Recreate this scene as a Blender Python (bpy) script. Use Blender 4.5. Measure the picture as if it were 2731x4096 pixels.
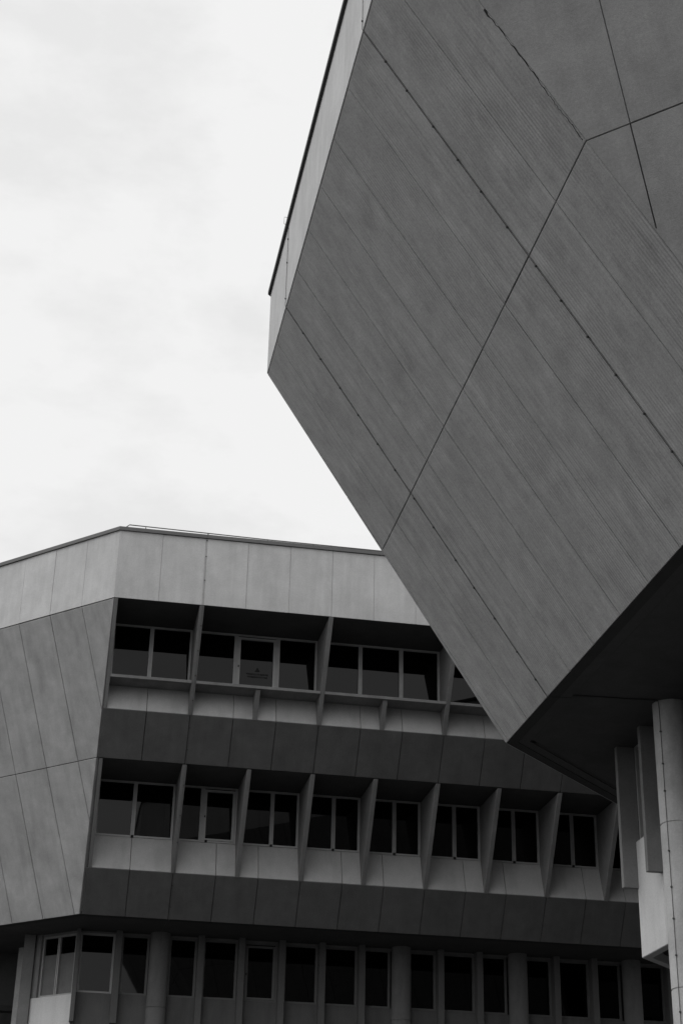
import bpy, math, random
from mathutils import Vector, Matrix
random.seed(7)
for o in list(bpy.data.objects): bpy.data.objects.remove(o)
sc = bpy.context.scene
col = sc.collection
R = math.radians

# ------------------------------------------------------------------ camera
SC = 1.2/0.9115            # the facade module (0.9115 survey units) is 1.2 m
EYE = 1.6
F_PX, PITCH, ROLL = 6458.78, R(26.2914), R(1.3504)
PSI = 9.9041
cam = bpy.data.cameras.new('camera'); co = bpy.data.objects.new('camera', cam); col.objects.link(co)
cam.sensor_fit = 'VERTICAL'; cam.sensor_height = 36; cam.sensor_width = 24
cam.lens = F_PX/4096*36; cam.clip_start = .1; cam.clip_end = 3000
fw = Vector((0, math.cos(PITCH), math.sin(PITCH))); r0 = Vector((1, 0, 0)); u0 = r0.cross(fw)
cr, sr = math.cos(ROLL), math.sin(ROLL)
rr = cr*r0+sr*u0; uu = -sr*r0+cr*u0
M = Matrix((rr, uu, -fw)).transposed().to_4x4(); M.translation = (0, 0, EYE)
co.matrix_world = M
sc.camera = co

# ------------------------------------------------------------------ sky and sun (bright overcast, monochrome picture)
SUN_EL, SUN_AZ = R(58), R(-114)      # azimuth clockwise from +Y; sun to the left, a little behind the camera
w = bpy.data.worlds.new('World'); sc.world = w; w.use_nodes = True
nt = w.node_tree; nt.nodes.clear(); N = nt.nodes.new; L = nt.links.new
out = N('ShaderNodeOutputWorld'); bg = N('ShaderNodeBackground'); L(bg.outputs[0], out.inputs[0])
sky = N('ShaderNodeTexSky'); sky.sky_type = 'NISHITA'; sky.sun_disc = False
sky.sun_elevation = SUN_EL; sky.sun_rotation = SUN_AZ; sky.air_density = 1; sky.dust_density = 3
bw = N('ShaderNodeRGBToBW'); L(sky.outputs[0], bw.inputs[0])
gap = N('ShaderNodeMath'); gap.operation = 'MULTIPLY'; gap.inputs[1].default_value = .02; L(bw.outputs[0], gap.inputs[0])
gmn = N('ShaderNodeMath'); gmn.operation = 'MAXIMUM'; gmn.inputs[1].default_value = .80; L(gap.outputs[0], gmn.inputs[0])
tc = N('ShaderNodeTexCoord'); mp = N('ShaderNodeMapping'); mp.inputs['Scale'].default_value = (1, 1, 2.2)
mp.inputs['Location'].default_value = (.35, .1, .2)
L(tc.outputs['Generated'], mp.inputs[0])
nz = N('ShaderNodeTexNoise'); nz.inputs['Scale'].default_value = 5.5; nz.inputs['Detail'].default_value = 8; nz.inputs['Roughness'].default_value = .58
nz.inputs['Distortion'].default_value = .1
L(mp.outputs[0], nz.inputs['Vector'])
cr_ = N('ShaderNodeValToRGB'); cr_.color_ramp.elements[0].position = .36; cr_.color_ramp.elements[1].position = .50
cr_.color_ramp.elements[0].color = (.1, .1, .1, 1); cr_.color_ramp.elements[1].color = (1, 1, 1, 1)
L(nz.outputs['Fac'], cr_.inputs[0])
mx = N('ShaderNodeMix'); mx.data_type = 'RGBA'
L(cr_.outputs[0], mx.inputs['Factor']); L(gmn.outputs[0], mx.inputs['A']); mx.inputs['B'].default_value = (.889, .889, .889, 1)
bg.inputs[1].default_value = 1.0; L(mx.outputs['Result'], bg.inputs[0])
sl = bpy.data.lights.new('sun', 'SUN'); sl.energy = 1.5; sl.angle = R(50); sl.color = (1, .998, .995)
so = bpy.data.objects.new('sun', sl); col.objects.link(so)
sd = Vector((math.sin(SUN_AZ)*math.cos(SUN_EL), math.cos(SUN_AZ)*math.cos(SUN_EL), math.sin(SUN_EL)))
so.rotation_euler = sd.to_track_quat('Z', 'Y').to_euler(); so.location = sd*60
sc.view_settings.view_transform = 'Standard'; sc.view_settings.look = 'None'; sc.view_settings.exposure = 0; sc.view_settings.gamma = 1
sc.render.engine = 'CYCLES'; sc.cycles.max_bounces = 8; sc.cycles.diffuse_bounces = 5; sc.cycles.use_denoising = True

# ------------------------------------------------------------------ materials
def mat_concrete(name, base, mottle=.10, streak=.08, boards=0., bump=.12, stain=0., rough=.9, grain=.07):
    m = bpy.data.materials.new(name); m.use_nodes = True; t = m.node_tree; b = t.nodes['Principled BSDF']
    n = t.nodes.new; l = t.links.new
    b.inputs['Roughness'].default_value = rough; b.inputs['Specular IOR Level'].default_value = .2
    tcn = n('ShaderNodeTexCoord')
    def noise(scale, detail, sc3=(1, 1, 1), rgh=.55, dist=0):
        mpn = n('ShaderNodeMapping'); mpn.inputs['Scale'].default_value = sc3; l(tcn.outputs['Object'], mpn.inputs[0])
        x = n('ShaderNodeTexNoise'); x.inputs['Scale'].default_value = scale; x.inputs['Detail'].default_value = detail
        x.inputs['Roughness'].default_value = rgh; x.inputs['Distortion'].default_value = dist
        l(mpn.outputs[0], x.inputs['Vector']); return x.outputs['Fac']
    def mr(v, lo, hi, a=.3, c=.7):
        x = n('ShaderNodeMapRange'); x.inputs['From Min'].default_value = a; x.inputs['From Max'].default_value = c
        x.inputs['To Min'].default_value = lo; x.inputs['To Max'].default_value = hi; l(v, x.inputs['Value']); return x.outputs[0]
    def mul(a_, b_):
        x = n('ShaderNodeMath'); x.operation = 'MULTIPLY'; l(a_, x.inputs[0])
        if isinstance(b_, float): x.inputs[1].default_value = b_
        else: l(b_, x.inputs[1])
        return x.outputs[0]
    v = mr(noise(.9, 6, rgh=.6), 1-mottle, 1+mottle)
    v = mul(v, mr(noise(3.1, 5), 1-mottle*.6, 1+mottle*.6))
    v = mul(v, mr(noise(1., 4, (5, .35, 1)), 1-streak, 1+streak))
    fine = noise(70, 3)
    v = mul(v, mr(fine, 1-grain, 1+grain)); v = mul(v, mr(noise(24, 3, rgh=.7), 1-grain, 1+grain))
    bmp_src = fine
    if boards:
        v = mul(v, mr(noise(2.6, 5, (2.0, .9, 1), rgh=.68, dist=.5), .88, 1.12))
        bd = noise(1., 4, (30, .10, 1), rgh=.75)
        wv = n('ShaderNodeTexWave'); wv.wave_type = 'BANDS'; wv.bands_direction = 'X'; wv.inputs['Scale'].default_value = 5.2
        wv.inputs['Distortion'].default_value = 1.2; wv.inputs['Detail'].default_value = 2; wv.inputs['Detail Scale'].default_value = .6
        mpw = n('ShaderNodeMapping'); mpw.inputs['Scale'].default_value = (1, .08, 1); l(tcn.outputs['Object'], mpw.inputs[0]); l(mpw.outputs[0], wv.inputs['Vector'])
        wm = mr(noise(.8, 3, (1, .6, 1)), 0., .14, .42, .62)
        xw = n('ShaderNodeMath'); xw.operation = 'MULTIPLY_ADD'; l(mr(wv.outputs['Fac'], -1., 1., 0., 1.), xw.inputs[0]); l(wm, xw.inputs[1]); xw.inputs[2].default_value = 1
        v = mul(v, xw.outputs[0])
        v = mul(v, mr(noise(.55, 5, (1.3, .8, 1), rgh=.65, dist=.8), .90, 1.0, .36, .48))
        msk = mr(noise(.45, 3), .15, 1.)
        bdv = mr(bd, -boards, boards)
        x = n('ShaderNodeMath'); x.operation = 'MULTIPLY_ADD'; l(bdv, x.inputs[0]); l(msk, x.inputs[1]); x.inputs[2].default_value = 1
        v = mul(v, x.outputs[0])
    if stain:
        st = mr(noise(1., 5, (2.4, .55, 1), rgh=.6), 1-stain, 1., .35, .52); v = mul(v, st)
    oi = n('ShaderNodeObjectInfo')
    v = mul(v, mr(oi.outputs['Random'], .98, 1.02, 0, 1))
    v = mul(v, float(base))
    cmb = n('ShaderNodeCombineColor')
    for k in range(3): l(v, cmb.inputs[k])
    l(cmb.outputs[0], b.inputs['Base Color'])
    bp = n('ShaderNodeBump'); bp.inputs['Strength'].default_value = bump; bp.inputs['Distance'].default_value = .012
    h = n('ShaderNodeMath'); h.operation = 'ADD'; l(bmp_src, h.inputs[0]); l(noise(5, 4), h.inputs[1])
    l(h.outputs[0], bp.inputs['Height']); l(bp.outputs[0], b.inputs['Normal'])
    return m
def mat_plain(name, base, rough=.5, metal=0., spec=.5, var=.06):
    m = bpy.data.materials.new(name); m.use_nodes = True; t = m.node_tree; b = t.nodes['Principled BSDF']
    b.inputs['Roughness'].default_value = rough; b.inputs['Metallic'].default_value = metal; b.inputs['Specular IOR Level'].default_value = spec
    tcn = t.nodes.new('ShaderNodeTexCoord'); x = t.nodes.new('ShaderNodeTexNoise'); x.inputs['Scale'].default_value = 6; x.inputs['Detail'].default_value = 4
    t.links.new(tcn.outputs['Object'], x.inputs['Vector'])
    g = t.nodes.new('ShaderNodeMapRange'); g.inputs['From Min'].default_value = .3; g.inputs['From Max'].default_value = .7
    g.inputs['To Min'].default_value = base*(1-var); g.inputs['To Max'].default_value = base*(1+var); t.links.new(x.outputs['Fac'], g.inputs['Value'])
    cmb = t.nodes.new('ShaderNodeCombineColor')
    for k in range(3): t.links.new(g.outputs[0], cmb.inputs[k])
    t.links.new(cmb.outputs[0], b.inputs['Base Color'])
    return m
PARAPET = mat_concrete('painted_parapet', .50, .08, .05, stain=.08)
ENDWALL = mat_concrete('end_wall_render', .42, .13, .06, bump=.3, stain=.12)
BAND = mat_concrete('shade_darkened_band', .125, .12, .03, bump=.6, stain=.10)  # band tone lowered to deepen the shade on the down-leaning faces
SPAN = mat_concrete('weathered_shaded_spandrel', 0.145, .07, .06, stain=.16)  # spandrel colour darkened for the overhang's shade; the stains are its own
SILL = mat_concrete('pale_sill_render', .45, .07, .02, stain=.09)
FIN = mat_concrete('fin_concrete', .225, .09, .06, stain=.12)
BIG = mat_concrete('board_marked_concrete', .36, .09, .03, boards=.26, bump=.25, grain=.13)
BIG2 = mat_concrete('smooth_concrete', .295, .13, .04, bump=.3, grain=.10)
SOFFIT = mat_concrete('soffit_concrete', 0.08, .10, .02)  # undersides given a lower base so their shadow goes deeper
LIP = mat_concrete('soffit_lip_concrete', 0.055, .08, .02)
PALE = mat_concrete('lit_spandrel_copy', .62, .05, .04, stain=.08)  # lighter spandrel copy, the brightness of left-facing sides put into the colour
PIL = mat_concrete('shaded_pilaster_concrete', 0.14, .06, .05)  # darker copy of the fin tone, standing for shade in the recessed storey
COLUMN2 = mat_concrete('shaded_column_concrete', .18, .06, .08, stain=.12)  # shaded copy of the column concrete for the left block's recess
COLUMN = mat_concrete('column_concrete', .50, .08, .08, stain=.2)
CORE = mat_concrete('joint_backing', .07, .05, .02)
ROOFM = mat_concrete('roof_felt', .12)
GROUND = mat_concrete('paving', 0.06, .12, .02, bump=.3)
FRAME2 = mat_plain('shaded_aluminium_frame', .17, .5, .0, .4)  # same aluminium frame, colour darkened to carry the recessed storey's shade
FRAME = mat_plain('aluminium_frame', .38, .45, .0, .5)
COPING = mat_plain('dark_metal_coping', .045, .5, .0, .4)
COPING2 = mat_plain('grey_metal_coping', .12, .5, .0, .4)
CABLE2 = mat_plain('weathered_tape', .13, .6, .0, .3)
CABLE = mat_plain('conductor_tape', .05, .6, .0, .3)
DARK = mat_plain('black_rubber', .012, .7, 0, .2)
PANE_SHEET = mat_concrete('pale_pane_sheet', .16, .12, .0, bump=0., stain=.25, rough=.5)  # pale mottled sheet over the lower part of the corner panes
STICK = mat_plain('printed_sticker', .02, .6, 0, .2)
BARK = mat_plain('bark', .06, .9, 0, .2, .3)
LEAF = mat_plain('leaf', .06, .7, 0, .3, .4)
g = bpy.data.materials.new('window_glass'); g.use_nodes = True; b = g.node_tree.nodes['Principled BSDF']
b.inputs['Base Color'].default_value = (.0003, .0003, .0003, 1); b.inputs['Roughness'].default_value = .02
b.inputs['IOR'].default_value = 1.36; b.inputs['Specular IOR Level'].default_value = .5
# slightly wavy panes
t = g.node_tree; tcn = t.nodes.new('ShaderNodeTexCoord'); x = t.nodes.new('ShaderNodeTexNoise'); x.inputs['Scale'].default_value = 1.3; x.inputs['Detail'].default_value = 1
t.links.new(tcn.outputs['Object'], x.inputs['Vector']); bp = t.nodes.new('ShaderNodeBump'); bp.inputs['Strength'].default_value = .03; bp.inputs['Distance'].default_value = .02
t.links.new(x.outputs['Fac'], bp.inputs['Height']); t.links.new(bp.outputs[0], b.inputs['Normal'])
GLASS = g

# ------------------------------------------------------------------ building frames
def rot(deg): return Vector((math.sin(R(deg)), math.cos(R(deg)), 0))
d1, n1 = rot(90-PSI), rot(180-PSI)
d0, n0 = rot(-45-PSI), rot(-135-PSI)
dG, nG = rot(-PSI), rot(-90-PSI)
dG2, nG2 = rot(135-PSI), rot(225-PSI)
dB, nB = rot(45-PSI), rot(-45-PSI)
dE, nE = rot(90-PSI), rot(-PSI)           # far side of the near block, beyond dB
UP = Vector((0, 0, 1))
m = .9115
CL = Vector((-4.6505, 30.7701, 0)); CN = Vector((-1.1461, 20.4892, 0))
# levels (survey units above the eye)
z4L, z3L, zb1, z2L, zb3, zSL = 14.70, 13.1155, 11.1334, 10.2331, 8.2312, 7.3599
z4, z3, z2, zS = 13.80, 12.3739, 9.6936, 7.0
k1, kF, kG, kB = .6295, .4396, .6594, .451
k2 = kG*math.sqrt(.5)
C2 = CN-dG*m*10.03

def world(p): return Vector((p[0]*SC, p[1]*SC, p[2]*SC+EYE))
class Frame:
    """origin C (plan), X along the facade (seen from outside: to the right), vertical z, outward n. k = inward lean per unit of drop from z0"""
    def __init__(s, C, X, n, z0, k=0., flip=False):
        s.C, s.X, s.n, s.z0, s.k = C, X, n, z0, k
        s.Y = (UP+n*k).normalized(); s.Z = s.X.cross(s.Y)
        s.M = Matrix((s.X, s.Y, s.Z)).transposed().to_4x4(); s.M.translation = world(C+UP*z0)
        s.q = math.sqrt(1+k*k)
    def loc(s, x, z, w=0.): return ((x)*SC, (z-s.z0)*s.q*SC, w*SC)     # on the leaning plane, w proud of it
class VFrame(Frame):
    def p(s, x, o, z): return (x*SC, (z-s.z0)*SC, -o*SC)              # vertical frame: o inward
def new_obj(name, verts, faces, mat, parent, Mx):
    me = bpy.data.meshes.new(name); me.from_pydata([tuple(v) for v in verts], [], faces); me.update()
    me.materials.append(mat)
    ob = bpy.data.objects.new(name, me); col.objects.link(ob)
    if parent is not None:
        ob.parent = parent
        ob.matrix_parent_inverse = Matrix.Identity(4)
        ob.matrix_basis = PM[parent.name].inverted() @ Mx
    else: ob.matrix_basis = Mx
    PM[ob.name] = Mx.copy()
    return ob
PM = {}
def thing(name, loc, label, cat, group=None):
    e = bpy.data.objects.new(name, None); col.objects.link(e); e.location = loc; e['label'] = label; e['category'] = cat
    if group: e['group'] = group
    PM[e.name] = Matrix.Translation(loc); return e
def inset(poly, c):
    n = len(poly); A = sum(poly[i][0]*poly[(i+1) % n][1]-poly[(i+1) % n][0]*poly[i][1] for i in range(n))
    if A < 0: poly = poly[::-1]
    res = []
    for i in range(n):
        p0, p1, p2 = poly[i-1], poly[i], poly[(i+1) % n]
        def ln(a, b):
            dx, dy = b[0]-a[0], b[1]-a[1]; l = math.hypot(dx, dy) or 1e-9
            nx, ny = -dy/l, dx/l; return nx, ny, nx*a[0]+ny*a[1]+c
        a1, b1, c1 = ln(p0, p1); a2, b2, c2 = ln(p1, p2); D = a1*b2-a2*b1
        if abs(D) < 1e-9: res.append((p1[0]+a1*c, p1[1]+b1*c))
        else: res.append(((c1*b2-c2*b1)/D, (a1*c2-a2*c1)/D))
    return poly, res
def clip(poly, a, b, c):           # keep a*x+b*y<=c
    res = []
    for i in range(len(poly)):
        p, q = poly[i], poly[(i+1) % len(poly)]; fp, fq = a*p[0]+b*p[1]-c, a*q[0]+b*q[1]-c
        if fp <= 0: res.append(p)
        if fp*fq < 0: t = fp/(fp-fq); res.append((p[0]+(q[0]-p[0])*t, p[1]+(q[1]-p[1])*t))
    return res
def panel(name, fr, poly, mat, parent, t=.12, gap=.011, ch=.008, w=0.):
    """poly in metres in the frame's plane; shrunk by the half joint, thick t, chamfered edges, front at w"""
    if len(poly) < 3: return None
    _, P = inset(poly, gap); P2, P3 = inset(P, ch); n = len(P2)
    v = [(x, y, w-t) for x, y in P2]+[(x, y, w-ch) for x, y in P2]+[(x, y, w) for x, y in P3]
    f = [list(range(n))[::-1], [2*n+i for i in range(n)]]
    for i in range(n):
        j = (i+1) % n; f += [[i, j, n+j, n+i], [n+i, n+j, 2*n+j, 2*n+i]]
    return new_obj(name, v, f, mat, parent, fr.M)
def quad(fr, x0, x1, za, zb):
    a, b_ = fr.loc(x0, za), fr.loc(x1, zb); return [(a[0], a[1]), (b_[0], a[1]), (b_[0], b_[1]), (a[0], b_[1])]
def prism(name, pts_a, pts_b, mat, parent, Mx):
    n = len(pts_a); v = list(pts_a)+list(pts_b); f = [list(range(n))[::-1], [n+i for i in range(n)]]
    f += [[i, (i+1) % n, n+(i+1) % n, n+i] for i in range(n)]
    ob = new_obj(name, v, f, mat, parent, Mx)
    bm_fix(ob); return ob
import bmesh
def bm_fix(ob, bevel=0.):
    bm = bmesh.new(); bm.from_mesh(ob.data); bmesh.ops.recalc_face_normals(bm, faces=bm.faces)
    if bevel: bmesh.ops.bevel(bm, geom=bm.edges[:], offset=bevel, segments=1, affect='EDGES')
    bm.to_mesh(ob.data); bm.free()
def boxes(name, vf, lst, mat, parent, bevel=0.):
    """several boxes (x0,x1,o0,o1,z0,z1) of ONE part in a vertical frame"""
    v, f = [], []
    for x0, x1, o0, o1, za, zb in lst:
        k = len(v)
        for z in (za, zb):
            for x, o in ((x0, o0), (x1, o0), (x1, o1), (x0, o1)): v.append(vf.p(x, o, z))
        f += [[k, k+3, k+2, k+1], [k+4, k+5, k+6, k+7]]+[[k+i, k+(i+1) % 4, k+4+(i+1) % 4, k+4+i] for i in range(4)]
    ob = new_obj(name, v, f, mat, parent, vf.M); bm_fix(ob, bevel); return ob
def sprof(name, vf, x0, x1, prof, mat, parent, bevel=0.):
    """profile [(o,z)] extruded along the facade from x0 to x1"""
    ob = prism(name, [vf.p(x0, o, z) for o, z in prof], [vf.p(x1, o, z) for o, z in prof], mat, parent, vf.M)
    if bevel: bm_fix(ob, bevel)
    return ob
def slab(name, plan, za, zb, mat, parent):
    a = [tuple(world((p.x, p.y, za))) for p in plan]; b_ = [tuple(world((p.x, p.y, zb))) for p in plan]
    return prism(name, a, b_, mat, parent, Matrix.Identity(4))
def tube(name, pts, r, mat, parent, sides=6):
    v, f = [], []; pts = [Vector(p) for p in pts]
    for i, p in enumerate(pts):
        d = (pts[min(i+1, len(pts)-1)]-pts[max(i-1, 0)]).normalized()
        a = d.orthogonal().normalized(); b_ = d.cross(a)
        # keep a stable frame
        if i and abs(a.dot(pa)) < .9: a = (pa-d*pa.dot(d)).normalized(); b_ = d.cross(a)
        pa = a
        for k in range(sides): v.append(p+a*r*math.cos(2*math.pi*k/sides)+b_*r*math.sin(2*math.pi*k/sides))
    for i in range(len(pts)-1):
        for k in range(sides): f.append([i*sides+k, i*sides+(k+1) % sides, (i+1)*sides+(k+1) % sides, (i+1)*sides+k])
    f += [list(range(sides))[::-1], [(len(pts)-1)*sides+k for k in range(sides)]]
    return new_obj(name, v, f, mat, parent, Matrix.Identity(4))
CLIP_ME = {}
def clip_box(p, n, parent, s=.022):
    """small conductor clip at world point p on a surface with normal n"""
    a = n.orthogonal().normalized(); b_ = n.cross(a); v = []
    for w_ in (-.3, 1.1):
        for i, j in ((-1, -1), (1, -1), (1, 1), (-1, 1)): v.append((i*s, j*s, w_*s))
    if 'me' not in CLIP_ME:
        me = bpy.data.meshes.new('clip'); me.from_pydata(v, [], [[3, 2, 1, 0], [4, 5, 6, 7], [0, 1, 5, 4], [1, 2, 6, 5], [2, 3, 7, 6], [3, 0, 4, 7]]); me.materials.append(CABLE); CLIP_ME['me'] = me
    ob = bpy.data.objects.new('clip', CLIP_ME['me']); col.objects.link(ob); ob.parent = parent
    Mx = Matrix((a, b_, n)).transposed().to_4x4(); Mx.translation = p
    ob.matrix_basis = PM[parent.name].inverted() @ Mx; return ob
def column(name, plan, za, zb, r, rings, parent, sides=40, mat=None):
    prof = [(r, za)]
    for z in sorted(rings): prof += [(r, z-.012), (r-.012, z-.008), (r-.012, z+.008), (r, z+.012)]
    prof.append((r, zb)); c = world((plan.x, plan.y, 0)); v, f = [], []
    for rad, z in prof:
        for k in range(sides): a = 2*math.pi*k/sides; v.append((rad*SC*math.cos(a), rad*SC*math.sin(a), z*SC+EYE))
    for i in range(len(prof)-1):
        for k in range(sides): f.append([i*sides+k, i*sides+(k+1) % sides, (i+1)*sides+(k+1) % sides, (i+1)*sides+k])
    f += [list(range(sides))[::-1], [(len(prof)-1)*sides+k for k in range(sides)]]
    ob = new_obj(name, v, f, mat or COLUMN, parent, Matrix.Translation((c.x, c.y, 0)))
    for p in ob.data.polygons: p.use_smooth = True
    ob.data.set_sharp_from_angle(angle=R(25))
    return ob
def corner(C, na, nb, oa, ob):
    D = na.x*nb.y-na.y*nb.x; return Vector((C.x-(oa*nb.y-ob*na.y)/D, C.y-(na.x*ob-nb.x*oa)/D, 0))
def window(vf, x0, x1, o, za, zb, mullions, parent, fw_=.045, casement=None, caps=(), mat=FRAME, depth=.07, mw=.085):
    """aluminium window: outer frame mesh, with mullions, panes, casement as sub-parts"""
    lst = [(x0, x0+fw_, o, o+depth, za, zb), (x1-fw_, x1, o, o+depth, za, zb),
           (x0+fw_, x1-fw_, o, o+depth, zb-fw_*.9, zb), (x0+fw_, x1-fw_, o, o+depth, za, za+fw_*.9)]
    wo = boxes('window', vf, lst, mat, parent)
    xs = [x0+fw_]
    for mu in mullions:
        boxes('mullion', vf, [(mu-mw/2, mu-.012, o-.004, o+depth, za+fw_*.9, zb-fw_*.9), (mu-.012, mu+.012, o+.012, o+depth, za+fw_*.9, zb-fw_*.9), (mu+.012, mu+mw/2, o-.004, o+depth, za+fw_*.9, zb-fw_*.9)], mat, wo)
        xs += [mu-mw/2, mu+mw/2]
    xs.append(x1-fw_)
    for i in range(0, len(xs), 2):
        a, b_ = xs[i], xs[i+1]; t_ = random.uniform(-.002, .002)
        lo, hi = za+fw_*.9, zb-fw_*.9
        if casement == i//2:
            c = .055
            boxes('casement', vf, [(a, a+c, o-.02, o+.04, lo, hi-.03), (b_-c, b_, o-.02, o+.04, lo, hi-.03), (a+c, b_-c, o-.02, o+.04, hi-.03-c*.8, hi-.03), (a+c, b_-c, o-.02, o+.04, lo, lo+c*.7)], mat, wo)
            boxes('catch', vf, [(a+.01, a+.035, o-.04, o-.02, (lo*.55+hi*.45)-.02, (lo*.55+hi*.45)+.02)], DARK, wo)
            boxes('casement_head', vf, [(a, b_, o+.02, o+.045, hi-.03, hi)], DARK, wo)
            a, b_, lo, hi = a+c, b_-c, lo+c*.7, hi-.03-c*.8
        v = [vf.p(a, o+.045+t_, lo), vf.p(b_, o+.045-t_, lo), vf.p(b_, o+.045-t_, hi), vf.p(a, o+.045+t_, hi)]
        v += [vf.p(a, o+.055+t_, lo), vf.p(b_, o+.055-t_, lo), vf.p(b_, o+.055-t_, hi), vf.p(a, o+.055+t_, hi)]
        new_obj('pane', v, [[0, 1, 2, 3], [7, 6, 5, 4], [0, 4, 5, 1], [1, 5, 6, 2], [2, 6, 7, 3], [3, 7, 4, 0]], GLASS, wo, vf.M)
    for cx in caps: boxes('drain_cap', vf, [(cx-.025, cx+.025, o-.035, o, za-.005, za+.04)], DARK, wo)
    return wo

# ------------------------------------------------------------------ ground
gv = [(-600, -600, 0), (600, -600, 0), (600, 900, 0), (-600, 900, 0)]
go = new_obj('ground', gv, [[0, 1, 2, 3]], GROUND, None, Matrix.Identity(4)); go['kind'] = 'structure'

# ================================================================== LEFT: office block
LB = thing('office_block', world((CL.x+d1.x*5, CL.y+d1.y*5, -EYE/SC)), 'pale concrete office block with finned strip windows under a tall parapet', 'building')
NM = 18                                     # modules along the windowed front
V1 = VFrame(CL, d1, n1, z3L)                # vertical frame on the parapet plane
S1 = Frame(CL, d1, n1, z3L, k1)             # leaning plane of the front
V0 = VFrame(CL, -d0, n0, z3L); S0 = Frame(CL, -d0, n0, z3L, kF)
def cs1(z): c = corner(CL, n0, n1, kF*(z3L-z), k1*(z3L-z)); return (c-CL).dot(d1)
def cs0(z): c = corner(CL, n0, n1, kF*(z3L-z), k1*(z3L-z)); return (c-CL).dot(d0)
# parapet
for i in range(NM): panel('parapet_panel', V1, quad(V1, i*m, (i+1)*m, z3L, z4L-.05), PARAPET, LB, t=.012, gap=.006 if i else .003, ch=.004, w=random.uniform(-.003, .003))
for i in range(9): panel('parapet_panel', V0, quad(V0, -(i+1)*m, -i*m, z3L, z4L-.05), PARAPET, LB, t=.012, gap=.004 if i else .002, ch=.004, w=random.uniform(-.003, .003))
cp = lambda o: corner(CL, n0, n1, o, o)
def strip_plan(o_out, o_in, la=9*m, lb=NM*m):
    a, b_ = cp(o_out), cp(o_in)
    return [a+d0*la, a, a+d1*lb, b_+d1*lb, b_, b_+d0*la]
slab('parapet_core', strip_plan(.012, .22), z3L+.02, z4L-.055, PARAPET, LB)
slab('coping', [cp(-.035), cp(-.035)+d1*NM*m, cp(.24)+d1*NM*m, cp(.24)], z4L-.05, z4L+.03, COPING2, LB)
slab('coping', [cp(-.035)+d0*9*m, cp(-.035), cp(.24), cp(.24)+d0*9*m], z4L-.05, z4L+.03, COPING2, LB)
slab('roof', [cp(.2)+d0*9*m, cp(.2), cp(.2)+d1*NM*m, cp(14)+d1*NM*m, cp(14)+d0*1], z4L-.5, z4L-.35, ROOFM, LB)
# thin rail behind the coping, on short posts
rl = tube('roof_rail', [world(CL+d1*.05-n1*.5+UP*14.90), world(CL+d1*.2-n1*.5+UP*15.035), world(CL+d1*3.2-n1*.5+UP*15.0), world(CL+d1*12-n1*.5+UP*14.985)], .016, COPING2, LB)
for s_ in (.55, 1.9, 3.2, 4.6, 6.1): tube('post', [world(CL+d1*s_-n1*.5+UP*14.3), world(CL+d1*s_-n1*.5+UP*15.01)], .014, COPING2, rl)
# end wall, two courses of tall panels clipped to the sloping corner
def hipclip(fr, poly, f, sign):   # keep the side of the hip line
    a, b_ = fr.loc(f(z3L), z3L), fr.loc(f(zSL), zSL); dx, dy = b_[0]-a[0], b_[1]-a[1]
    A, B = dy, -dx; c = A*a[0]+B*a[1]
    return clip(poly, sign*A, sign*B, sign*c)
for za, zb in ((z2L, z3L-.012), (zSL, z2L)):
    for i in range(9):
        q = quad(S0, -(i+1)*m, -i*m, za, zb)
        q = hipclip(S0, q, lambda z: -cs0(z), -1) if True else q
        if len(q) >= 3: panel('end_wall_panel', S0, q, ENDWALL, LB, t=.16, gap=.008, w=random.uniform(-.004, .004))
def lean_plan(z, o_extra, la=9*m, lb=NM*m):
    c = corner(CL, n0, n1, kF*(z3L-z)+o_extra, k1*(z3L-z)+o_extra); return c
def cs_poly(za, zb, inn): return
sprof('wall_core', V0, -9*m, -2.75, [(kF*(z3L-z)+.11, z) for z in (z3L-.03, zSL+.03)]+[(kF*(z3L-z)+.3, z) for z in (zSL+.03, z3L-.03)], CORE, LB)
prism('wall_core', [V0.p(-9*m+6, .0, 0)]*0+[V0.p(-cs0(z)-.12, kF*(z3L-z)+.11, z) for z in (z3L-.03, zSL+.03)]+[V0.p(-2.75, kF*(z3L-z)+.11, z) for z in (zSL+.03, z3L-.03)],
      [V0.p(-cs0(z)-.25, kF*(z3L-z)+.3, z) for z in (z3L-.03, zSL+.03)]+[V0.p(-2.75, kF*(z3L-z)+.3, z) for z in (zSL+.03, z3L-.03)], CORE, LB, V0.M)
# dark bands of the front
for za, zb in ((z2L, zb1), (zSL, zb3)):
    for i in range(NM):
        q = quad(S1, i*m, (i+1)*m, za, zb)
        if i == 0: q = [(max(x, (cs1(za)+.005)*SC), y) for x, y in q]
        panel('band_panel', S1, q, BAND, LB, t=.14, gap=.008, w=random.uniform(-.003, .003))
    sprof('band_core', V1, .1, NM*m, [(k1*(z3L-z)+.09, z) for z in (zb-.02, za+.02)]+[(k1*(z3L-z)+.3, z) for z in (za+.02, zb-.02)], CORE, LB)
# pale sloping sills below the windows
OW, OW2 = 1.43, 3.33
ZSH = 11.757
of = lambda z: k1*(z3L-z)
for (za, oa, zb, ob_) in ((zb1, of(zb1), ZSH-.03, OW), (zb3, of(zb3), 9.0, OW2)):
    kk = (oa-ob_)/(zb-za)          # negative: leans outward going down
    SF = Frame(CL-n1*ob_, d1, n1, zb, kk)
    for i in range(NM): panel('sill_panel', SF, quad(SF, i*m+(.06 if i == 0 else 0), (i+1)*m, za+.004, zb), SILL, LB, t=.1, gap=.006, w=random.uniform(-.002, .002))
    sprof('sill_core', V1, .06, NM*m, [(oa+.12, za+.01), (ob_+.1, zb), (ob_+.3, zb), (oa+.5, za+.01)], CORE, LB)
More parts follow.
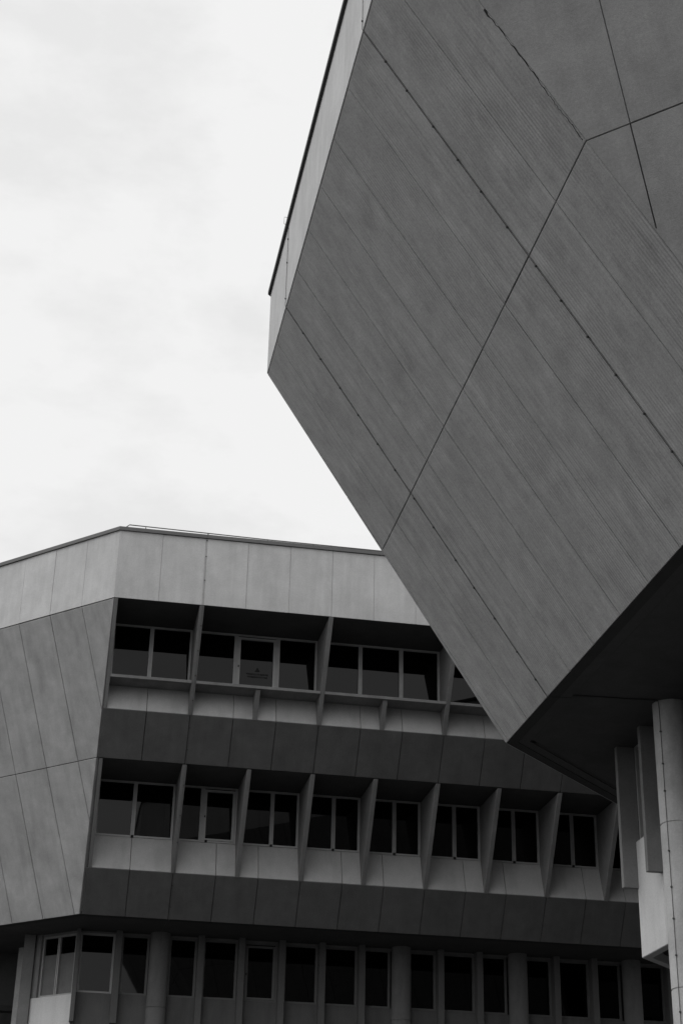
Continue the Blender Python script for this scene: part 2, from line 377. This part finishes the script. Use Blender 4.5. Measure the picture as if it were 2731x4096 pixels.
# recess ceilings
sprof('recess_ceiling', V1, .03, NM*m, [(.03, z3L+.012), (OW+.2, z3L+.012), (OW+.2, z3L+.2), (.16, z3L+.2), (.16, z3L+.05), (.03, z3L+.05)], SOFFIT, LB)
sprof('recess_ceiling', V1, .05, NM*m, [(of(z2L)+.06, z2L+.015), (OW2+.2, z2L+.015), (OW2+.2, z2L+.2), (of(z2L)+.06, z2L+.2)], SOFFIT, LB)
# fins
ft = .048
def fin(x, za, zb, oback, name='fin', f0=.0, half=ft):
    pr = [(of(zb)-f0, zb), (of(za)-f0, za), (oback, za), (oback, zb)]
    return sprof(name, V1, x-half, x+half, pr, FIN, LB, bevel=.008)
UF = [2, 5, 8, 11, 14, 17]; LF = [2, 3.5, 5, 6.5, 8, 9.5, 11, 12.5, 14, 15.5, 17]
for i in UF: fin(i*m, zb1-.01, z3L-.012, OW+.08, f0=.012)
for i in (3.5, 6.5, 9.5, 12.5, 15.5): fin(i*m, zb1-.01, ZSH-.075, OW+.03, 'half_fin', f0=.012)
for i in LF: fin(i*m, zb3-.01, z2L-.012, OW2+.08, f0=.012)
fin(.05, zb1-.01, z3L-.01, OW+.1, 'corner_fin', f0=.008, half=.035); fin(.075, zb3-.01, z2L-.01, OW2+.1, 'corner_fin', f0=.008, half=.035)
# ledges under the upper windows
ends = [.05]+[i*m for i in UF]
for a, b_ in zip(ends, ends[1:]):
    sprof('ledge', V1, a+ft, b_-ft, [(of(ZSH)-.005, ZSH-.064), (of(ZSH)-.005, ZSH), (OW+.1, ZSH+.01), (OW+.1, ZSH-.05)], FIN, LB, bevel=.006)
# upper windows: mullions on the module lines
STK = None
for j, (a, b_) in enumerate(zip([.0]+UF, UF)):
    mus = [k*m for k in range(a+1, b_)] if j else [m]
    wn = window(V1, (a*m+ft if j else .08), b_*m-ft, OW, ZSH, z3L-.0, mus, LB, casement=1 if j == 1 else None)
    if j == 1: STK = wn
# printed warning sticker on the casement pane: a triangle over two lines of small print
sv, sf = [], []
def tri(pts):
    k = len(sv); sv.extend([V1.p(x, OW+.035, z) for x, z in pts]); sf.append(list(range(k, k+len(pts))))
cx, cz = 3.22, 12.30
tri([(cx-.055, cz), (cx+.055, cz), (cx, cz+.10)])
for row in range(2):
    x = cx-.235+row*.03
    while x < cx+.225-row*.02:
        w_ = random.uniform(.012, .034); h_ = random.uniform(.022, .04); zz = cz-.045-row*.062
        tri([(x, zz-h_), (x+w_, zz-h_), (x+w_, zz), (x, zz)]); x += w_+random.choice((.006, .006, .016))
new_obj('warning_sticker', sv, sf, STICK, STK, V1.M)
# lower windows
lb = [0]+LF
for j, (a, b_) in enumerate(zip(lb, lb[1:])):
    if j == 0: mus, caps = [m*1.0], [m*1.0]
    elif j == 1: mus, caps = [2.61*m], [2.74*m]
    else: mus, caps = [(a+.80)*m], [(a+.80)*m]
    window(V1, (a*m+ft if j else .105), b_*m-ft, OW2, 9.0, z2L+.0, mus, LB, casement=1 if j == 1 else None, caps=caps)
# soffit under the lowest band and the recessed storey
ZF = zSL+.07
cS = corner(CL, n0, n1, kF*(z3L-zSL), k1*(z3L-zSL))
def cLo(o): return corner(CL, n0, n1, kF*(z3L-zSL)+o, k1*(z3L-zSL)+o)
for (a, b_) in ((d1, NM*m), (d0, 7*m)):
    p = [cLo(.02), cLo(.02)+a*b_, cLo(.16)+a*b_, cLo(.16)]
    slab('soffit_lip', p, zSL+.008, zSL+.3, LIP, LB)
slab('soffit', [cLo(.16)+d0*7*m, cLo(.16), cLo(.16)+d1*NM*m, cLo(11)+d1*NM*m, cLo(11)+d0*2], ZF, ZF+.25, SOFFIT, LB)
OP, OSP, OWN = 5.36, 5.56, 5.63
COLS = (2, 8, 11, 14)
ZSI = 6.10
for i in range(0, 18):
    if i in COLS: continue
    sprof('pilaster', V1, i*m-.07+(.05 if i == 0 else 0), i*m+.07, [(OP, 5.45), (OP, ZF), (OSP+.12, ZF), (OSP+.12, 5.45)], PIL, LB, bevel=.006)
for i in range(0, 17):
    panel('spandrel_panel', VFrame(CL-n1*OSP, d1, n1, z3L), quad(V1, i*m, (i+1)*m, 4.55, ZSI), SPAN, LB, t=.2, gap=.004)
    fa = .22 if i in COLS else .07; fb = .22 if i+1 in COLS else .07
    window(V1, i*m+fa, (i+1)*m-fb, OWN, ZSI, ZF-.04, [], LB, fw_=.05, casement=0 if i == 4 else None, mat=FRAME2 if i else FRAME)
    
sprof('window_head', V1, 0, 17*m, [(OWN-.01, ZF-.04), (OWN-.01, ZF), (OWN+.3, ZF), (OWN+.3, ZF-.04)], FIN, LB)
sprof('storey_core', V1, .1, 17*m, [(OWN+.15, ZF), (OWN+.15, ZSI-.05), (OSP+.12, ZSI-.05), (OSP+.12, 4.6), (OSP+2, 4.6), (OSP+2, ZF)], CORE, LB)
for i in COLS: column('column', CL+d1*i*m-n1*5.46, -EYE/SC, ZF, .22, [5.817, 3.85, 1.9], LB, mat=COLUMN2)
# chamfered bay at the corner of the recessed storey
pc = CL-n1*OSP; o0 = -(pc-CL).dot(n0); s0 = (pc-CL).dot(d0)
VC = VFrame(CL-n0*o0, -d0, n0, z3L)
panel('spandrel_panel', VC, quad(VC, -s0-1.27, -s0, 4.55, 6.05), PALE, LB, t=.2, gap=.003)
CW = window(VC, -s0-1.1, -s0-.06, .07, 6.05, ZF-.05, [-s0-.60], LB, fw_=.05, mw=.07)
for xa, xb in ((-s0-1.05, -s0-.635), (-s0-.565, -s0-.11)): boxes('pale_pane_sheet', VC, [(xa, xb, .107, .112, 6.05+.045, 6.97)], PANE_SHEET, CW)
sprof('window_head', VC, -s0-1.2, -s0, [(.05, ZF-.05), (.05, ZF), (.3, ZF), (.3, ZF-.05)], FIN, LB)
boxes('reveal', VC, [(-s0-1.27, -s0-1.1, .012, .3, 6.05, ZF)], FIN, LB)
sprof('storey_core', VC, -s0-1.25, -s0-.02, [(.22, ZF), (.22, 4.6), (1.2, 4.6), (1.2, ZF)], CORE, LB)
# pier turning the corner, column behind, inner dark wall
pe = CL-n0*o0+d0*(s0+1.27)
xs_, os_ = (pe-CL).dot(d1), -(pe-CL).dot(n1)
boxes('pier', V1, [(xs_-.25, xs_-.004, os_-.06, os_+.6, 4.5, ZF)], FIN, LB, bevel=.008)
column('column', CL+d1*(-1.06)-n1*8.1, -EYE/SC, ZF, .22, [5.6, 3.85, 1.9], LB)
boxes('inner_wall', V1, [(-9, 0, 8.75, 8.95, 6.22, ZF)], SOFFIT, LB)
boxes('inner_wall_lip', V1, [(-9, 0, 8.65, 9.0, 6.10, 6.22)], LIP, LB)
# undercroft wall standing on the ground
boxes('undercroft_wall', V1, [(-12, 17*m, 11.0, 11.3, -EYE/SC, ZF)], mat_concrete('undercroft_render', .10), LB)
boxes('undercroft_wall', V1, [(1, 17*m, 8.6, 8.9, -EYE/SC, 4.6)], FIN, LB)
boxes('storey_floor', V1, [(-.5, 17*m, 5.7, 9, 4.45, 4.6)], SOFFIT, LB)
boxes('interior_core', V1, [(.0, NM*m-.1, 2.0, 13.5, z2L+.25, z4L-.55), (.0, NM*m-.1, 3.9, 13.5, zSL+.35, z2L+.25)], CORE, LB)
# end and rear closing walls
boxes('rear_wall', V1, [(2, NM*m, 13.6, 13.8, -EYE/SC, z4L-.3)], FIN, LB)
boxes('side_wall', V1, [(NM*m-.1, NM*m, .25+k1*(z3L-zSL), 13.6, zSL+.3, z4L-.3)], FIN, LB)
# lightning conductor down module line 2
def on_s1(s_, z, w_=0.): return S1.M @ Vector(S1.loc(s_, z, w_))
def on_v1(s_, o, z): return V1.M @ Vector(V1.p(s_, o, z))
x2 = 2*m+.02
pts = [on_v1(x2, .1, z4L+.05), on_v1(x2, -.05, z4L+.04), on_v1(x2, -.05, z4L-.06), on_v1(x2, -.008, z4L-.07), on_v1(x2, -.008, z3L), on_s1(x2, z3L-.03, .022), on_s1(x2, zb1+.02, .022), on_s1(x2, zb1-.03, .01), on_s1(x2, z2L+.01, .01), on_s1(x2, z2L-.03, .022), on_s1(x2, zb3+.02, .022), on_s1(x2, zb3-.03, .01), on_s1(x2, zSL, .01),
       on_v1(x2, of(zSL)+.03, zSL-.004), on_v1(x2, of(zSL)+.16, zSL-.004), on_v1(x2, of(zSL)+.17, ZF-.008), on_v1(x2-.03, 5.0, ZF-.008), on_v1(x2-.02, 5.2, ZF-.03), on_v1(x2-.03, 5.23, ZF-.25)]
cb = tube('lightning_conductor', pts, .004, CABLE2, LB)
for z in (14.6, 14.23, 13.68): clip_box(on_v1(x2, -.006, z), n1, cb, .014)
for z in (12.75, 12.3, 11.85, 11.4, 10.9, 10.5, 9.85, 9.3, 8.8, 8.0, 7.6): clip_box(on_s1(x2, z, .018 if z < 12.8 and not (zb1 > z > z2L or z < zb3) else .008), S1.Z, cb, .018)

# ================================================================== RIGHT: overhanging block
NB = thing('overhanging_block', world((CN.x+6, CN.y, -EYE/SC)), 'near concrete block with a huge leaning panelled face overhanging from the right', 'building')
VG, SG = VFrame(CN, -dG, nG, z3), Frame(CN, -dG, nG, z3, kG)
V2, S2 = VFrame(C2, dG2, nG2, z3), Frame(C2, dG2, nG2, z3, k2)
VB, SB = VFrame(CN, -dB, nB, z3), Frame(CN, -dB, nB, z3, kB)
NG, N2, NBm = 10.03, 26, 16  # N2, NBm: unseen wings lengthened to shut sky light out of the court
def parea(q): return abs(sum(q[a][0]*q[(a+1) % len(q)][1]-q[(a+1) % len(q)][0]*q[a][1] for a in range(len(q)))) if len(q) > 2 else 0
def hipN(z): return corner(CN, nG, nB, kG*(z3-z), kB*(z3-z))
def clip_line(fr, poly, pa, pb, keep_right):
    a, b_ = fr.loc(*pa), fr.loc(*pb); dx, dy = b_[0]-a[0], b_[1]-a[1]   # going down; right of it = larger x
    s_ = 1 if keep_right else -1
    A, B = s_*dy, -s_*dx; return clip(poly, A, B, A*a[0]+B*a[1])
hx = lambda z: (hipN(z)-CN).dot(-dG)
hb = lambda z: (hipN(z)-CN).dot(-dB)
for za, zb in ((z2, z3-.01), (zS, z2)):
    for i in range(-1, 10):
        x1_ = (i+1)*m if i < 9 else NG*m
        q = clip_line(SG, quad(SG, i*m, x1_, za, zb), (hx(z3), z3), (hx(zS), zS), True)
        if parea(q) < .6: continue
        panel('wall_panel', SG, q, BIG, NB, t=.16, gap=.008, ch=.006, w=random.uniform(-.003, .003))
    for i in range(NBm):
        q = clip_line(SB, quad(SB, -(i+1)*m, -i*m, za, zb), (hb(z3), z3), (hb(zS), zS), False)
        if parea(q) > .3: panel('wall_panel', SB, q, BIG, NB, t=.16, gap=.0065, ch=.006)
sprof('wall_core', VG, .15, NG*m-.05, [(kG*(z3-z)+.1, z) for z in (z3, zS+.03)]+[(kG*(z3-z)+.35, z) for z in (zS+.03, z3)], CORE, NB)
sprof('wall_core', VB, -NBm*m, -2.75, [(kB*(z3-z)+.1, z) for z in (z3, zS+.03)]+[(kB*(z3-z)+.35, z) for z in (zS+.03, z3)], CORE, NB)
sprof('wall_core', V2, 2.75, N2*m, [(k2*(z3-z)+.1, z) for z in (z3, zS+.03)]+[(k2*(z3-z)+.35, z) for z in (zS+.03, z3)], CORE, NB)
for (vf, k_, hf, sg, xe) in ((V2, k2, lambda z: math.sqrt(.5)*kG*(z3-z), 1, 2.76), (VB, kB, hb, -1, -2.76)):
    prism('wall_core', [vf.p(hf(z)+sg*.12, k_*(z3-z)+.1, z) for z in (z3, zS+.03)]+[vf.p(xe, k_*(z3-z)+.1, z) for z in (zS+.03, z3)],
          [vf.p(hf(z)+sg*.3, k_*(z3-z)+.35, z) for z in (z3, zS+.03)]+[vf.p(xe, k_*(z3-z)+.35, z) for z in (zS+.03, z3)], CORE, NB, vf.M)
# second facet: joint at 1.69, which stops part-way down the lower course
h2 = lambda z: math.sqrt(.5)*kG*(z3-z)
xg = [0, 1.69]+[1.69+2*m*k for k in range(1, 13)]
for i in range(13):
    q = clip_line(S2, quad(S2, xg[i], xg[i+1], z2, z3-.01), (h2(z3), z3), (h2(zS), zS), True)
    panel('wall_panel', S2, q, BIG2, NB, t=.16, gap=.0065 if i else .004, ch=.006)
a, b_ = quad(S2, 0, xg[3], zS, z2), S2.loc(1.69, 8.79)
g_ = .008; gy = .008
P = [(h2(zS)*SC+.004, a[0][1]+gy), (a[1][0]-g_, a[1][1]+gy), (a[2][0]-g_, a[2][1]-gy), (b_[0]+.009, a[2][1]-gy), (b_[0]+.009, b_[1]), (b_[0]-.009, b_[1]), (b_[0]-.009, a[2][1]-gy), (h2(z2)*SC+.004, a[2][1]-gy)]
prism('wall_panel', [(x, y, -.16) for x, y in P], [(x, y, 0) for x, y in P], BIG2, NB, S2.M)
for i in range(3, 13): panel('wall_panel', S2, quad(S2, xg[i], xg[i+1], zS, z2), BIG2, NB, t=.16, gap=.0065, ch=.006)
# parapet
for i in range(0, 10): panel('parapet_panel', VG, quad(VG, i*m, (i+1)*m if i < 9 else NG*m, z3, z4-.03), PARAPET, NB, t=.16, gap=.0015 if i not in (1, 2, 7, 8) else .004, ch=.004)
for i in range(N2): panel('parapet_panel', V2, quad(V2, i*m, (i+1)*m, z3, z4-.03), PARAPET, NB, t=.16, gap=.003, ch=.004)
for i in range(NBm): panel('parapet_panel', VB, quad(VB, -(i+1)*m, -i*m, z3, z4-.03), PARAPET, NB, t=.16, gap=.003, ch=.004)
def off3(o, la=NBm*m, lb=N2*m):
    a, b_ = corner(CN, nG, nB, o, o), corner(C2, nG, nG2, o, o)
    return [a+dB*la, a, b_, b_+dG2*lb]
A_, B_ = off3(-.042), off3(.25)
for i in range(3): slab('coping', [A_[i], A_[i+1], B_[i+1], B_[i]], z4-.025, z4+.035, COPING, NB)
A_, B_ = off3(.1), off3(.25)
slab('parapet_core', A_+B_[::-1], z3+.01, z4-.04, CORE, NB)
E_ = off3(.2); far1 = E_[0]+dE*7; far2 = E_[3]+Vector((6, 8, 0))
slab('roof', E_+[far2, far1], z4-.5, z4-.35, ROOFM, NB)
# soffit: outer lip, stepped border, inner slab
def offS(o, la=NBm*m, lb=N2*m-1):
    a = corner(CN, nG, nB, kG*(z3-zS)+o, kB*(z3-zS)+o); b_ = corner(C2, nG, nG2, kG*(z3-zS)+o, k2*(z3-zS)+o)
    return [a+dB*la, a, b_, b_+dG2*lb]
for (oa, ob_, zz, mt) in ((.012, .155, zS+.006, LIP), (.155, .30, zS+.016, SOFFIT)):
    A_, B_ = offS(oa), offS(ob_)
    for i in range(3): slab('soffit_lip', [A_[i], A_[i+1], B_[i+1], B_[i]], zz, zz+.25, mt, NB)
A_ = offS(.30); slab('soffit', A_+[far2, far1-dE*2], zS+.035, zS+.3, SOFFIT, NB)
ZN = zS+.035
# rear walls of the block
def wallbox(name, p, q, za, zb, mat, t_=.25):
    d_ = (q-p).normalized(); n_ = Vector((-d_.y, d_.x, 0)); slab(name, [p, q, q+n_*t_, p+n_*t_], za, zb, mat, NB)
wallbox('rear_wall', E_[3]+dG2*(-1.2)-nG2*2.6, far2, zS+.1, z4-.3, FIN); wallbox('rear_wall', far2, far1, zS+.1, z4-.3, FIN); wallbox('rear_wall', far1, E_[0]-nB*2.4+dE*.5, zS+.1, z4-.3, FIN)
# recessed storey below: pilasters, windows, pale spandrels
OPn, OSn = 5.066, 5.27
ZSn, ZBn, ZPn = 5.72, 4.19, 5.095
for i in (0, 1, 3, 4, 6, 7):
    sprof('pilaster', VG, i*m-.045, i*m+.045, [(OPn, ZPn), (OPn, ZN), (OSn+.05, ZN), (OSn+.05, ZPn)], FIN, NB, bevel=.006)
VS = VFrame(CN-nG*OSn, -dG, nG, z3)
for i in range(0, 8):
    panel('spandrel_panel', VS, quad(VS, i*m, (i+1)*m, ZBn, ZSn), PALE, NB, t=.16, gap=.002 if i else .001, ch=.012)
    window(VG, i*m+.05, (i+1)*m-.05, OSn+.05, ZSn, ZN, [], NB, fw_=.04)
sprof('storey_core', VG, .25, 8*m, [(OSn+.14, ZN), (OSn+.14, ZBn+.1), (OSn+1.5, ZBn+.1), (OSn+1.5, ZN)], CORE, NB)
cI = CN-nG*OSn
VFB = VFrame(cI, -dB, nB, z3)
for i in range(13): panel('spandrel_panel', VFB, quad(VFB, -(i+1)*m, -i*m, ZBn, ZSn), PALE, NB, t=.16, gap=.002, ch=.012); window(VFB, -(i+1)*m+.05, -i*m-.05, .05, ZSn, ZN, [], NB, fw_=.04)
sprof('storey_core', VFB, -13*m, -.4, [(.14, ZN), (.14, ZBn+.1), (1.5, ZBn+.1), (1.5, ZN)], CORE, NB)
fl = [cI-nG*.15+dB*.2, cI-nG*.15-dG*8*m, cI-nG*6-dG*8*m, cI+dB*13*m-nB*3, cI+dB*13*m-nB*.15]
slab('storey_floor', fl, ZBn+.12, ZBn+.3, SOFFIT, NB)
# unseen ground-floor core, added to block light passing under the block
slab('undercroft_wall', [cI-nG*4-dG*1.5, cI-nG*4-dG*9, C2+dG2*20-nG2*7, C2+dG2*20-nG2*9, far1-dE*3-dB*1, cI+dB*13*m-nB*1.2, cI-nB*1.6+dB*1.5], -EYE/SC, ZBn+.1, SPAN, NB)
cNear = CN-dG*2*m-nG*5.16
column('column', cNear, -EYE/SC, ZN, .22, [5.458, 3.473, 1.5], NB, sides=56)
for i, o_ in ((5, 5.16), (8, 5.16), (5, 9.5), (8, 9.5), (2, 9.5)): column('column', CN-dG*i*m-nG*o_, -EYE/SC, ZN if o_ < 6 else ZBn+.12, .22, [3.473, 1.5], NB)
# lightning conductors on module lines 2 and 8
def on_sg(s_, z, w_=0.): return SG.M @ Vector(SG.loc(s_, z, w_))
def on_vg(s_, o, z): return VG.M @ Vector(VG.p(s_, o, z))
for i in (2, 8):
    x_ = i*m
    pts = [on_vg(x_, .1, z4+.075), on_vg(x_, -.075, z4+.07), on_vg(x_, -.075, z4-.04), on_vg(x_, -.008, z4-.1), on_vg(x_, -.008, z3+.01), on_sg(x_, z3-.03, .008), on_sg(x_, zS, .008),
           on_vg(x_, kG*(z3-zS)+.02, zS-.003), on_vg(x_, kG*(z3-zS)+.15, zS-.003), on_vg(x_, kG*(z3-zS)+.16, zS+.010), on_vg(x_, kG*(z3-zS)+.30, zS+.010), on_vg(x_, kG*(z3-zS)+.31, zS+.029)]
    if i == 2:
        va = (-Vector((cNear.x, cNear.y, 0))).normalized(); a_ = R(-36)
        vr = Vector((va.x*math.cos(a_)-va.y*math.sin(a_), va.x*math.sin(a_)+va.y*math.cos(a_), 0))
        cp_ = lambda z, r_=.227: world(cNear+vr*r_+UP*z)
        pts += [cp_(ZN-.01, .30), cp_(ZN-.02, .235), cp_(ZN-.1), cp_(4), cp_(1)]
    else: pts += [on_vg(x_, 6, zS+.029)]
    if i == 2: tube('soffit_tape', [on_vg(x_+.06, kG*(z3-zS)+.31, zS+.024), cp_(ZN-.012, .25)], .013, CABLE, NB)
    cb = tube('lightning_conductor', pts, .0045, CABLE, NB)
    for k in range(14):
        z = 12.0-.40*k+random.uniform(-.03, .03)
        if z > zS+.1: clip_box(on_sg(x_, z, .006), SG.Z, cb, .018)
    for z in (13.5, 13.1, 12.5): clip_box(on_vg(x_, -.006, z), nG, cb, .010)
    if i == 2:
        for z in (6.62, 6.2, 5.85, 5.1, 4.66, 4.28, 3.85, 3.2): clip_box(cp_(z, .224), vr, cb, .012)
# crack along the blunt edge between the two facets
crk = [(9.199, 11.116), (9.22, 10.913), (9.235, 10.652), (9.225, 10.418), (9.17, 10.195), (9.15, 10.034), (9.20, 9.87), (9.15, 9.70)]
cv, cf = [], []; prev = None; fine = []
for (xa, za), (xb, zb) in zip(crk, crk[1:]):
    for k in range(7): t_ = k/7; fine.append((min(9.128+((xa-9.2)+(xb-xa)*t_)*.35+random.uniform(-.012, .010), 9.141), za+(zb-za)*t_))
for j, (x, z) in enumerate(fine):
    hw = random.choice((.001, .002, .003, .005)); hw = .012 if z > 11.05 else hw
    if 10.2 > z > 9.95 or 10.5 > z > 10.42: hw = .0008
    for s_ in (-1, 1): cv.append(SG.loc(x+s_*hw, z, .0035))
    for s_ in (-1, 1): cv.append(SG.loc(x+s_*hw, z, -.004))
    if j:
        a = 4*(j-1); b_ = 4*j; cf += [[a, a+1, b_+1, b_], [a+1, a+3, b_+3, b_+1], [a+3, a+2, b_+2, b_+3], [a+2, a, b_, b_+2]]
new_obj('crack', cv, cf, DARK, NB, SG.M)

# ================================================================== tree beyond the undercroft
def tree(x, y, h, rad, label):
    t_ = thing('tree', (x, y, 0), label, 'tree')
    tv = []; T = Matrix.Translation((0, 0, 0))
    ob = tube('trunk', [(x, y, 0), (x+.1, y, h*.3), (x-.05, y+.1, h*.55), (x+.1, y, h*.8)], .16, BARK, t_, 8)
    v, f = [], []; rnd = random.Random(3)
    for c in range(26):
        a, b_ = rnd.uniform(0, 6.28), rnd.uniform(-.9, 1); rr_ = rad*rnd.uniform(.3, 1)
        cx_, cy_, cz_ = rr_*math.cos(a), rr_*math.sin(a), h*.68+b_*h*.28
        for k in range(130):
            d_ = Vector((rnd.gauss(0, 1), rnd.gauss(0, 1), rnd.gauss(0, .8)))*rad*.2; p = Vector((x+cx_, y+cy_, cz_))+d_
            u_ = Vector((rnd.uniform(-1, 1), rnd.uniform(-1, 1), rnd.uniform(-1, 1))).normalized(); w_ = u_.orthogonal().normalized(); s_ = rnd.uniform(.05, .11)
            k0 = len(v); v += [p-u_*s_, p+w_*s_*.5, p+u_*s_, p-w_*s_*.5]; f.append([k0, k0+1, k0+2, k0+3])
    new_obj('crown', v, f, LEAF, t_, Matrix.Identity(4))
tp = world(CL-d1*2.4-n1*10.2)
tree(tp.x, tp.y, 9.2, 1.6, 'small dark tree standing under the office block at the far left')
